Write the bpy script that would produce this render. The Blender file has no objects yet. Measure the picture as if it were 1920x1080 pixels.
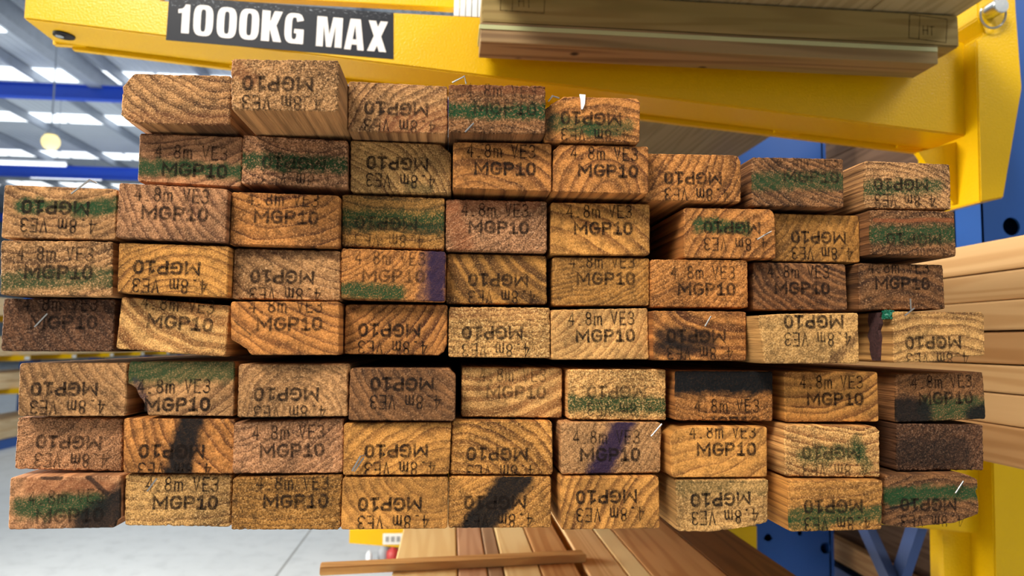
import bpy, bmesh, math, random
from mathutils import Vector, Matrix

random.seed(7)
C = bpy.context.scene.collection
scene = bpy.context.scene

# ------------------------------------------------------------------ camera
F = 1335.0                              # focal length in pixels of a 1920 px wide frame
YAW, PITCH, ROLL = 0.08493982, 0.07726028, 0.01305556
EYE = Vector((0, 0, 1.35))              # camera height above the concrete floor


def cam_axes():
    cy, sy, cp, sp = math.cos(YAW), math.sin(YAW), math.cos(PITCH), math.sin(PITCH)
    f = Vector((sy * cp, cy * cp, sp))
    r = Vector((cy, -sy, 0))
    u = r.cross(f)
    cr, sr = math.cos(ROLL), math.sin(ROLL)
    return cr * r + sr * u, -sr * r + cr * u, f


AR, AU, AF = cam_axes()
cd = bpy.data.cameras.new('camera')
cam = bpy.data.objects.new('camera', cd)
C.objects.link(cam)
m = Matrix((AR, AU, -AF)).transposed().to_4x4()
m.translation = EYE
cam.matrix_world = m
cd.sensor_width = 36.0
cd.lens = 36.0 * F / 1920.0
cd.clip_start = 0.02
cd.clip_end = 200
cd.dof.use_dof = True
cd.dof.focus_distance = 0.63
cd.dof.aperture_fstop = 8.0
scene.camera = cam


def ray(x, y):
    return AF + (x - 960) / F * AR + (540 - y) / F * AU


def on_y(x, y, Y):                      # the point of the plane at distance Y that shows at pixel x, y
    d = ray(x, y)
    return EYE + d * (Y / d.y)


def on_x(x, y, X):
    d = ray(x, y)
    return EYE + d * (X / d.x)


# ------------------------------------------------------------------ world, lights, exposure
w = bpy.data.worlds.new('world')
scene.world = w
w.use_nodes = True
bg = w.node_tree.nodes['Background']
bg.inputs[0].default_value = (0.80, 0.90, 1.0, 1)
bg.inputs[1].default_value = 0.34


def area(name, loc, target, size, power, col, sy=None):
    d = bpy.data.lights.new(name, 'AREA')
    d.energy = power
    d.color = col
    d.size = size
    if sy:
        d.shape = 'RECTANGLE'
        d.size_y = sy
    o = bpy.data.objects.new(name, d)
    C.objects.link(o)
    o.location = loc
    o.rotation_euler = (Vector(target) - Vector(loc)).to_track_quat('-Z', 'Y').to_euler()
    return o


area('skylight_over_stack', (-1.7, -1.7, 4.3), (0.1, 0.7, 1.35), 1.3, 215, (1.0, 0.93, 0.82))
area('front_left_fill', (-3.5, -1.0, 2.0), (0.1, 0.7, 1.35), 2.2, 18, (1.0, 0.96, 0.9), 2.0)  # added soft fill from the front left; no door stands there
area('aisle_fill', (-3.6, 2.2, 2.0), (0.3, 1.5, 0.95), 1.8, 300, (1.0, 0.95, 0.86), 1.2)  # added low light that brightens the joists under the stack
area('skylight_over_right_bay', (2.6, -0.8, 4.0), (1.0, 1.4, 1.6), 1.0, 45, (1.0, 0.94, 0.85))
area('skylight_over_aisle', (-3.2, 7.0, 7.2), (-3.2, 7.0, 0), 5.0, 350, (0.93, 0.97, 1.0), 9.0)
area('far_roof_uplight', (-9.0, 19.0, 1.2), (-9.5, 19.5, 8.0), 9.0, 480, (0.9, 0.95, 1.0), 12.0)  # added unseen uplight near the floor, brightens the roof's underside

scene.view_settings.view_transform = 'Standard'
scene.view_settings.look = 'None'
scene.view_settings.gamma = 1.0
scene.view_settings.use_curve_mapping = False
scene.view_settings.exposure = 0.09

# ------------------------------------------------------------------ helpers


def lin(c):
    c = c / 255.0
    return c / 12.92 if c <= 0.04045 else ((c + 0.055) / 1.055) ** 2.4


def rgb(r, g, b):
    return (lin(r), lin(g), lin(b), 1.0)


def tag(o, label=None, cat=None, group=None, kind=None):
    if label:
        o['label'] = label
    if cat:
        o['category'] = cat
    if group:
        o['group'] = group
    if kind:
        o['kind'] = kind
    return o


def link(name, bm, mat=None, parent=None, smooth=False):
    me = bpy.data.meshes.new(name)
    bm.normal_update()
    bm.to_mesh(me)
    bm.free()
    if smooth:
        for p in me.polygons:
            p.use_smooth = True
    o = bpy.data.objects.new(name, me)
    C.objects.link(o)
    if mat:
        me.materials.append(mat)
    if parent:
        o.parent = parent
        o.matrix_parent_inverse = Matrix.Translation(-parent.location) if parent.rotation_euler[2] == 0 else parent.matrix_basis.inverted()
    return o


def recentre(o, c):                     # puts the origin of a mesh object (built in world space) at c
    o.data.transform(Matrix.Translation(-Vector(c)))
    o.location = c
    return o


def add_box(bm, x0, x1, y0, y1, z0, z1, bev=0.0):
    r = bmesh.ops.create_cube(bm, size=1.0)
    vs = r['verts']
    bmesh.ops.scale(bm, vec=(x1 - x0, y1 - y0, z1 - z0), verts=vs)
    bmesh.ops.translate(bm, vec=((x0 + x1) / 2, (y0 + y1) / 2, (z0 + z1) / 2), verts=vs)
    if bev:
        es = list({e for v in vs for e in v.link_edges})
        bmesh.ops.bevel(bm, geom=es, offset=bev, segments=2, affect='EDGES', profile=0.6)
    return vs


def box(name, x0, x1, y0, y1, z0, z1, mat, parent=None, bev=0.0):
    bm = bmesh.new()
    add_box(bm, x0, x1, y0, y1, z0, z1, bev)
    return link(name, bm, mat, parent)


def prism_xz(bm, pts, y0, y1):          # polygon in x, z pushed from y0 to y1
    a = [bm.verts.new((x, y0, z)) for x, z in pts]
    b = [bm.verts.new((x, y1, z)) for x, z in pts]
    n = len(pts)
    bm.faces.new(a)
    bm.faces.new(b[::-1])
    for i in range(n):
        bm.faces.new((a[i], b[i], b[(i + 1) % n], a[(i + 1) % n]))
    bmesh.ops.recalc_face_normals(bm, faces=bm.faces[:])


def tube(bm, pts, r, seg=8):
    rings = []
    pts = [Vector(p) for p in pts]
    for i, p in enumerate(pts):
        d = (pts[min(i + 1, len(pts) - 1)] - pts[max(i - 1, 0)]).normalized()
        s = d.cross(Vector((0.3, 0.2, 0.93)))
        s.normalize()
        t = d.cross(s)
        rings.append([bm.verts.new(p + (s * math.cos(2 * math.pi * k / seg) + t * math.sin(2 * math.pi * k / seg)) * r) for k in range(seg)])
    for a, b in zip(rings, rings[1:]):
        for k in range(seg):
            bm.faces.new((a[k], a[(k + 1) % seg], b[(k + 1) % seg], b[k]))
    bm.faces.new(rings[0][::-1])
    bm.faces.new(rings[-1])
    bmesh.ops.recalc_face_normals(bm, faces=bm.faces[:])


# ------------------------------------------------------------------ materials
class G:
    """a small builder for node trees"""

    def __init__(s, name):
        s.m = bpy.data.materials.new(name)
        s.m.use_nodes = True
        s.t = s.m.node_tree
        s.b = s.t.nodes['Principled BSDF']
        s.out = s.t.nodes['Material Output']

    def put(s, sock, v):
        if isinstance(v, bpy.types.NodeSocket):
            s.t.links.new(v, sock)
        elif v is not None:
            sock.default_value = v

    def n(s, typ, **kw):
        nd = s.t.nodes.new('ShaderNode' + typ)
        for k, v in kw.items():
            setattr(nd, k, v)
        return nd

    def math(s, op, a, b=None, c=None, clamp=False):
        nd = s.n('Math', operation=op, use_clamp=clamp)
        s.put(nd.inputs[0], a)
        s.put(nd.inputs[1], b)
        s.put(nd.inputs[2], c)
        return nd.outputs[0]

    def vec(s, op, a, b=None, scale=None):
        nd = s.n('VectorMath', operation=op)
        s.put(nd.inputs[0], a)
        s.put(nd.inputs[1], b)
        if scale is not None:
            s.put(nd.inputs[3], scale)
        return nd.outputs[1 if op in ('LENGTH', 'DOT_PRODUCT', 'DISTANCE') else 0]

    def noise(s, v, scale, detail=2, rough=0.5, col=False):
        nd = s.n('TexNoise')
        s.put(nd.inputs['Vector'], v)
        nd.inputs['Scale'].default_value = scale
        nd.inputs['Detail'].default_value = detail
        nd.inputs['Roughness'].default_value = rough
        return nd.outputs['Color' if col else 'Fac']

    def mix(s, f, a, b, mode='MIX'):
        nd = s.n('Mix', data_type='RGBA', blend_type=mode)
        nd.clamp_factor = True
        s.put(nd.inputs[0], f)
        s.put(nd.inputs[6], a)
        s.put(nd.inputs[7], b)
        return nd.outputs[2]

    def ramp(s, f, stops):
        nd = s.n('ValToRGB')
        s.put(nd.inputs[0], f)
        e = nd.color_ramp.elements
        while len(e) > 1:
            e.remove(e[0])
        for i, (p, c) in enumerate(stops):
            el = e[0] if i == 0 else e.new(p)
            el.position = p
            el.color = c if isinstance(c, tuple) else (c, c, c, 1)
        return nd.outputs[0]

    def smooth(s, v, a, b, lo=0.0, hi=1.0):
        nd = s.n('MapRange', interpolation_type='SMOOTHSTEP')
        s.put(nd.inputs[0], v)
        for i, x in enumerate((a, b, lo, hi)):
            s.put(nd.inputs[i + 1], x)
        return nd.outputs[0]

    def bump(s, h, dist, strength=1.0):
        nd = s.n('Bump')
        nd.inputs['Strength'].default_value = strength
        nd.inputs['Distance'].default_value = dist
        s.put(nd.inputs['Height'], h)
        s.put(s.b.inputs['Normal'], nd.outputs[0])

    def coord(s, which='Object'):
        return s.n('TexCoord').outputs[which]

    def fin(s, col, rough=0.7, metal=0.0, spec=None):
        s.put(s.b.inputs['Base Color'], col)
        s.put(s.b.inputs['Roughness'], rough)
        s.b.inputs['Metallic'].default_value = metal
        if spec is not None:
            s.b.inputs['Specular IOR Level'].default_value = spec
        return s.m


TONES = {   # early wood, late wood
    'g': ((212, 146, 70), (96, 48, 20)),
    'o': ((200, 130, 64), (84, 40, 18)),
    'b': ((150, 100, 58), (52, 28, 16)),
    't': ((196, 142, 88), (88, 52, 30)),
    'p': ((194, 136, 90), (86, 48, 32)),
    'l': ((184, 126, 58), (76, 44, 20)),
    'd': ((108, 70, 44), (34, 20, 14)),
    'w': ((232, 172, 100), (120, 64, 28)),
    'y': ((208, 156, 90), (104, 62, 30)),
}
STAIN = {'g': (26, 64, 30), 'k': (9, 9, 10), 'p': (42, 26, 54), 'r': (142, 78, 42), 'd': (70, 38, 20), 'o': (70, 62, 30), 'w': (226, 196, 140)}


def timber_material(name, tone, pith, spacing, contrast, rough, stains):
    """end grain and long grain of one sawn timber; local coordinates, origin at the middle of its sawn end"""
    g = G(name)
    mm = g.vec('SCALE', g.coord(), scale=1000.0)
    P = g.vec('MULTIPLY', mm, (1, 0.03, 1))
    seed = (random.random() * 900, random.random() * 900, random.random() * 900)
    Ps = g.vec('ADD', P, seed)
    warp = g.vec('SCALE', g.vec('SUBTRACT', g.noise(Ps, 0.022, 2, 0.5, True), (0.5, 0.5, 0.5)), scale=14.0)
    flat = g.vec('MULTIPLY', mm, (1, 0, 1))
    d = g.vec('SUBTRACT', g.vec('ADD', flat, g.vec('MULTIPLY', warp, (1, 0, 1))), (pith[0], 0, pith[1]))
    fine = g.noise(Ps, 0.75, 3, 0.65)
    mid = g.noise(Ps, 0.16, 3, 0.6)
    blot = g.noise(Ps, 0.03, 2, 0.5)
    r = g.math('ADD', g.vec('LENGTH', d), g.math('MULTIPLY', fine, 0.5 + 1.6 * rough))
    uneven = g.n('CombineXYZ')                      # rings of good and poor years
    g.put(uneven.inputs[0], g.math('MULTIPLY', r, 0.34 / spacing))
    uneven.inputs[1].default_value = seed[0]
    yr = g.noise(uneven.outputs[0], 1.0, 2, 0.6)
    spacing *= 1.25
    t = g.math('FRACT', g.math('ADD', g.math('DIVIDE', r, spacing), g.math('MULTIPLY', yr, 2.6)))
    bold = [(0.0, 0.3), (0.14, 0.0), (0.34, 0.25), (0.5, 0.95), (0.86, 1.0), (1.0, 0.3)]
    ring = g.ramp(t, bold if contrast >= 0.95 else [(0.0, 0.25), (0.10, 0.0), (0.34, 0.06), (0.62, 0.55), (0.84, 1.0), (0.93, 0.95), (1.0, 0.25)])
    L, Dk = rgb(*TONES[tone][0]), rgb(*TONES[tone][1])
    amp = g.math('MULTIPLY', g.math('MULTIPLY', ring, g.smooth(yr, 0.3, 0.6, 1.0, 0.75)), g.smooth(blot, 0.3, 0.65, 0.8 * contrast, min(1.0, 1.35 * contrast)))
    col = g.mix(amp, L, Dk)
    y_local = g.n('SeparateXYZ')
    g.put(y_local.inputs[0], mm)
    face = g.math('LESS_THAN', y_local.outputs[1], 2.2)      # the sawn end; the planed sides are smoother
    # fibres: darker pits and paler torn tips
    pit = g.smooth(fine, 0.34, 0.55, 0.30 + 0.40 * (1 - rough), 1.0)
    pit = g.math('SUBTRACT', 1.0, g.math('MULTIPLY', g.math('SUBTRACT', 1.0, pit), g.math('MULTIPLY_ADD', face, 0.7, 0.3)))
    pit2 = g.math('MULTIPLY', g.smooth(mid, 0.30, 0.60, 0.62, 1.10), g.smooth(g.noise(Ps, 0.018, 2, 0.5), 0.35, 0.65, 0.66, 1.14))
    col = g.mix(1.0, col, g.math('MULTIPLY', pit, pit2), 'MULTIPLY')
    tip = g.math('MULTIPLY', g.smooth(fine, 0.54, 0.70), g.math('MULTIPLY_ADD', face, 0.25 + 0.6 * rough, 0.12))
    col = g.mix(tip, col, rgb(min(255, TONES[tone][0][0] + 36), min(255, TONES[tone][0][1] + 40), min(255, TONES[tone][0][2] + 40)))
    for kind, a, b, hw, st in stains:
        ba = Vector((b[0] - a[0], 0, b[1] - a[1]))
        wob = g.vec('ADD', flat, g.vec('SCALE', warp, scale=0.35))
        pa = g.vec('SUBTRACT', wob, (a[0], 0, a[1]))
        if ba.length > 0.01:
            h = g.math('DIVIDE', g.vec('DOT_PRODUCT', pa, tuple(ba)), ba.length_squared, clamp=True)
            dv = g.vec('SUBTRACT', pa, g.vec('SCALE', tuple(ba), scale=h))
        else:
            dv = pa
        dist = g.math('ADD', g.vec('LENGTH', dv), g.math('MULTIPLY', g.math('SUBTRACT', mid, 0.5), 9.0 if hw > 3 else 2.0))
        soft = min(5.0, 0.5 * hw) if hw > 3 else 0.8
        if kind == 'k':
            hw *= 1.12
        k = g.smooth(dist, hw - soft, hw + soft, 1.0, 0.0)
        patchy = g.smooth(fine, 0.46, 0.70, 1.0, (0.75 - 0.55 * rough) if kind == 'g' else (0.97 if kind in 'kp' else 0.6))
        k = g.math('MULTIPLY', g.math('MULTIPLY', k, patchy), g.math('MULTIPLY', face, st))
        col = g.mix(k, col, rgb(*STAIN[kind]))
    hgt = g.math('ADD', g.math('MULTIPLY', fine, 0.5 + rough), g.math('ADD', g.math('MULTIPLY', mid, 0.6 + 2.2 * rough), g.math('MULTIPLY', amp, -0.25)))
    g.bump(hgt, 0.0011, 0.85)
    return g.fin(col, 0.82, 0, 0.25)


def long_grain(name, c1, c2, c3=None, axis=1, vary=0.25, rough=0.6, knots=0.0):
    """planed softwood seen along its length"""
    g = G(name)
    st = [1.0, 1.0, 1.0]
    st[axis] = 0.045
    rnd = g.n('ObjectInfo').outputs['Random']
    off = g.n('CombineXYZ')
    for i in range(3):
        g.put(off.inputs[i], g.math('MULTIPLY', rnd, 37.0 + 11 * i))
    P = g.vec('ADD', g.vec('MULTIPLY', g.coord(), tuple(st)), off.outputs[0])
    a = g.noise(P, 60, 4, 0.6)
    b = g.noise(P, 14, 2, 0.5)
    wv = g.math('SINE', g.math('MULTIPLY', b, 60.0))
    f = g.math('ADD', g.math('MULTIPLY', g.smooth(wv, -0.6, 1.0), 0.55), g.math('MULTIPLY', a, 0.5))
    col = g.mix(f, rgb(*c1), rgb(*c2))
    if c3:
        col = g.mix(g.smooth(g.noise(P, 5, 3, 0.6), 0.5, 0.68), col, rgb(*c3))
    v = g.math('MULTIPLY_ADD', rnd, vary * 2, 1.0 - vary)
    col = g.mix(1.0, col, v, 'MULTIPLY')
    if knots:
        vo = g.n('TexVoronoi')
        g.put(vo.inputs['Vector'], g.vec('ADD', g.vec('MULTIPLY', g.coord(), (1, 1, 1)), off.outputs[0]))
        vo.inputs['Scale'].default_value = knots
        kn = g.smooth(vo.outputs['Distance'], 0.03, 0.11, 1.0, 0.0)
        col = g.mix(kn, col, rgb(52, 34, 22))
    g.bump(a, 0.0006, 0.4)
    return g.fin(col, rough, 0, 0.3)


def ink(name, strength, tint=(34, 25, 20)):
    """worn printing ink: gaps where the saw-torn fibres did not take it"""
    g = G(name)
    mm = g.vec('SCALE', g.coord(), scale=1000.0)
    f = g.noise(mm, 0.85, 3, 0.65)
    b = g.noise(mm, 0.12, 2, 0.5)
    k = g.math('MULTIPLY', g.smooth(f, 0.42, 0.68, 1.0, 0.30), g.smooth(b, 0.36, 0.68, 1.0, 0.66))
    g.put(g.b.inputs['Alpha'], g.math('MULTIPLY', k, strength, clamp=True))
    return g.fin(rgb(*tint), 0.8, 0, 0.1)


def plain(name, c, rough=0.5, metal=0.0, var=0.08, scale=8.0, bump=0.0, spec=0.5):
    g = G(name)
    n = g.noise(g.coord(), scale, 3, 0.6)
    v = g.smooth(n, 0.2, 0.8, 1 - var, 1 + var)
    col = g.mix(1.0, rgb(*c), v, 'MULTIPLY')
    if bump:
        g.bump(g.noise(g.coord(), 260, 2, 0.5), bump, 0.5)
    return g.fin(col, rough, metal, spec)


M_yellow = plain('yellow_powder_coat', (226, 180, 0), 0.3, 0, 0.03, 5, 0.0012, 0.35)
M_blue = plain('blue_powder_coat', (34, 84, 160), 0.4, 0, 0.05, 5)
M_brace = plain('dull_blue_brace_paint', (66, 88, 138), 0.4, 0, 0.05, 5)
M_bluebeam = plain('blue_roof_beam_paint', (44, 92, 220), 0.5, 0, 0.05, 1)
M_black_hole = plain('dark_hole_shade', (16, 16, 20), 0.9)  # dark colour in place of the shade inside the bolt hole
M_chrome = plain('zinc_plated_steel', (214, 216, 214), 0.22, 1.0, 0.05, 300)
M_wire = plain('bright_wire', (176, 173, 168), 0.3, 0.9, 0.05, 300)
M_white = plain('white_paint', (232, 234, 236), 0.5)
g = G('dark_grey_vinyl')
oc = g.coord()
sx = g.n('SeparateXYZ')
g.put(sx.inputs[0], oc)
st_top = on_y(600, 12, 1.349).z
wear = g.math('MULTIPLY', g.smooth(g.noise(g.vec('MULTIPLY', oc, (120, 120, 420)), 1.0, 3, 0.7), 0.60, 0.66), g.smooth(sx.outputs[2], st_top - .022, st_top - .002))
M_sticker = g.fin(g.mix(wear, rgb(27, 31, 40), rgb(190, 198, 208)), 0.45, 0, 0.2)
M_letters = plain('white_vinyl', (236, 230, 224), 0.45)
M_strap = plain('pale_green_strapping', (186, 190, 140), 0.4)
M_grey = plain('grey_plastic', (150, 152, 156), 0.5)
M_red = plain('red_plastic', (170, 44, 40), 0.45)
M_carton = plain('brown_cardboard', (104, 68, 42), 0.8)
M_bark = plain('purple_brown_bark', (66, 38, 36), 0.9, 0, 0.5, 400, 0.002)
M_tuft = plain('green_plastic_scrap', (20, 110, 84), 0.5)
M_lamp = G('warm_lamp_glow')
M_lamp.b.inputs['Emission Color'].default_value = (1.0, 0.78, 0.26, 1)
M_lamp.b.inputs['Emission Strength'].default_value = 1.1
M_lamp = M_lamp.fin((0.9, 0.8, 0.5, 1), 0.4)
M_tube = G('white_tube_glow')
M_tube.b.inputs['Emission Color'].default_value = (0.93, 0.97, 1.0, 1)
M_tube.b.inputs['Emission Strength'].default_value = 1.2
M_tube = M_tube.fin((0.9, 0.9, 0.9, 1), 0.4)
M_sky = G('translucent_skylight_sheet')
M_sky.b.inputs['Emission Color'].default_value = (0.93, 0.98, 1.0, 1)
M_sky.b.inputs['Emission Strength'].default_value = 1.6
M_sky = M_sky.fin((0.85, 0.88, 0.9, 1), 0.5)

M_pine = long_grain('pale_planed_pine', (240, 204, 150), (214, 168, 112), None, 1, 0.10)
M_pine_side = long_grain('pine_board_sides', (214, 174, 122), (188, 144, 92), None, 1, 0.07)
M_tan_side = long_grain('tan_board_sides', (194, 150, 100), (166, 120, 72), None, 1, 0.06)
M_cream = long_grain('cream_planed_pine', (246, 222, 166), (232, 200, 140), None, 1, 0.04)
M_tan = long_grain('tan_planed_pine', (220, 172, 116), (188, 134, 80), None, 1, 0.06)
M_mauve = long_grain('brown_pink_planed_pine', (214, 174, 140), (184, 140, 108), None, 1, 0.05)
M_greybrown = long_grain('grey_brown_planed_pine', (176, 146, 116), (146, 116, 90), None, 1, 0.05)
M_brown = long_grain('dark_brown_planed_pine', (134, 92, 54), (100, 66, 38), None, 1, 0.08)
M_under = long_grain('weathered_pine_boards', (190, 178, 136), (160, 146, 106), None, 1, 0.05)
M_bearer = long_grain('green_treated_pine', (176, 152, 96), (140, 114, 66), (128, 116, 62), 0, 0.06, 0.7, 7.0)
M_batten = long_grain('mottled_treated_pine', (172, 142, 100), (112, 84, 58), (142, 128, 80), 0, 0.06, 0.7, 9.0)
M_walnut = long_grain('brown_stack_timber', (120, 92, 70), (88, 64, 46), None, 1, 0.15, 0.7)
M_far = long_grain('far_pale_timber', (236, 208, 164), (206, 172, 124), None, 1, 0.10)
M_stick = long_grain('pale_stick', (222, 178, 116), (190, 140, 84), None, 0, 0.03)

INKS = {0: ink('faint_stamp_ink', 0.62), 1: ink('stamp_ink', 0.86), 2: ink('strong_stamp_ink', 0.97)}
M_burn = ink('branded_mark', 0.75, (58, 42, 24))

# ------------------------------------------------------------------ building shell
g = G('concrete_floor')
oc = g.coord()
n1 = g.noise(oc, 0.9, 4, 0.6)
n2 = g.noise(oc, 9, 4, 0.65)
fcol = g.mix(n1, rgb(168, 173, 175), rgb(194, 198, 199))
fcol = g.mix(g.smooth(n2, 0.45, 0.75, 0.0, 0.5), fcol, rgb(152, 156, 158))
sx = g.n('SeparateXYZ')
g.put(sx.inputs[0], oc)
jx = g.math('ABSOLUTE', g.math('SUBTRACT', g.math('FRACT', g.math('DIVIDE', g.math('ADD', sx.outputs[0], 0.97 + 40.0 + 2.0), 4.0)), 0.5))
jy = g.math('ABSOLUTE', g.math('SUBTRACT', g.math('FRACT', g.math('DIVIDE', g.math('ADD', sx.outputs[1], 42.6), 6.0)), 0.5))
jt = g.math('MAXIMUM', g.math('LESS_THAN', jx, 0.0018), g.math('LESS_THAN', jy, 0.0012))
fcol = g.mix(g.math('MULTIPLY', jt, 0.75), fcol, rgb(100, 98, 90))
M_floor = g.fin(fcol, 0.45, 0, 0.4)

g = G('corrugated_steel_roof')
oc = g.coord()
sx = g.n('SeparateXYZ')
g.put(sx.inputs[0], oc)
cor = g.math('SINE', g.math('MULTIPLY', sx.outputs[0], 2 * math.pi / 0.19))
g.bump(cor, 0.02, 0.6)
M_roof = g.fin(g.mix(g.noise(oc, 0.7, 3), rgb(186, 196, 206), rgb(222, 228, 232)), 0.5, 0.0)
M_wall = plain('pale_wall_sheet', (196, 204, 210), 0.7)
M_purlin = plain('galvanised_purlin', (158, 166, 178), 0.5)

tag(box('floor', -26, 14, -8, 46, -0.3, 0.0, M_floor), kind='structure')
ROOF = EYE.z + 6.5
tag(box('ceiling', -26, 14, 5.0, 46, ROOF, ROOF + 0.1, M_roof), kind='structure')
tag(box('wall_back', -26, 14, 46, 46.3, 0, ROOF, M_wall), kind='structure')
tag(box('wall_left', -26.3, -26, -8, 46, 0, ROOF, M_wall), kind='structure')
for i, Y in enumerate((15.2, 18.15, 21.8, 26.2, 31.5)):        # skylight strips, each a run of translucent sheets
    bm = bmesh.new()
    x = -25.5
    while x < 6:
        add_box(bm, x, x + 0.95, Y - 0.42, Y + 0.42, ROOF - 0.03, ROOF + 0.02)
        x += 1.07
    tag(link('window_%d' % (i + 1), bm, M_sky), kind='structure')
n = 0
for Y, h, zz in ((17.3, 0.34, 5.75), (25.6, 0.4, 5.7), (36, 0.4, 5.7)):
    n += 1
    bm = bmesh.new()
    z0 = EYE.z + zz
    add_box(bm, -26, 14, Y - 0.12, Y - 0.1, z0 - h / 2, z0 + h / 2)
    add_box(bm, -26, 14, Y - 0.2, Y, z0 + h / 2 - 0.02, z0 + h / 2)
    add_box(bm, -26, 14, Y - 0.2, Y, z0 - h / 2, z0 - h / 2 + 0.02)
    tag(link('trim_%d' % n, bm, M_bluebeam), kind='structure')
for i in range(14):                                              # purlins run with the boards, under the roof sheets
    n += 1
    X = -25 + i * 2.1
    tag(box('trim_%d' % n, X, X + 0.09, 5.0, 46, ROOF - 0.24, ROOF - 0.03, M_purlin), kind='structure')
n += 1
tag(box('trim_%d' % n, -8.6, -8.3, 5.0, 46, ROOF - 0.62, ROOF - 0.24, M_purlin), kind='structure')

lp = on_y(95, 266, 15.0)
lamp = bpy.data.objects.new('pendant_lamp', None)
C.objects.link(lamp)
lamp.location = lp
tag(lamp, 'round yellow glowing lamp hanging under the warehouse roof at left', 'lamp')
bm = bmesh.new()
bmesh.ops.create_uvsphere(bm, u_segments=24, v_segments=14, radius=0.17)
bmesh.ops.translate(bm, vec=lp, verts=bm.verts[:])
link('lamp_globe', bm, M_lamp, lamp, True)
bm = bmesh.new()
tube(bm, [lp + Vector((0, 0, 0.15)), (lp.x, lp.y, ROOF)], 0.015)
link('lamp_cord', bm, M_purlin, lamp)
bm = bmesh.new()
bmesh.ops.create_cone(bm, cap_ends=True, segments=20, radius1=0.12, radius2=0.05, depth=0.12, matrix=Matrix.Translation(lp + Vector((0, 0, 0.2))))
link('lamp_cap', bm, M_purlin, lamp)
TL = ['long white tube light hanging nearest the stacked timber under the roof', 'long white tube light hanging just below the yellow lamp']
for i, (a, b, Y) in enumerate((((58, 332), (190, 326), 26.0), ((-40, 304), (124, 297), 19.0))):
    p, q = on_y(*a, Y), on_y(*b, Y)
    q.z = p.z
    o = bpy.data.objects.new('tube_light', None)
    C.objects.link(o)
    o.location = (p + q) / 2
    tag(o, TL[i], 'light')
    bm = bmesh.new()
    tube(bm, [p, q], 0.05)
    link('light_tube', bm, M_tube, o)
    bm = bmesh.new()
    add_box(bm, p.x, q.x, p.y - 0.06, p.y + 0.06, p.z + 0.05, p.z + 0.1)
    link('light_body', bm, M_white, o)
    for t in (0.1, 0.9):
        bm = bmesh.new()
        c = p.lerp(q, t)
        tube(bm, [c + Vector((0, 0, 0.1)), (c.x, c.y, ROOF)], 0.01)
        link('hanging_wire', bm, M_purlin, o)

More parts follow.
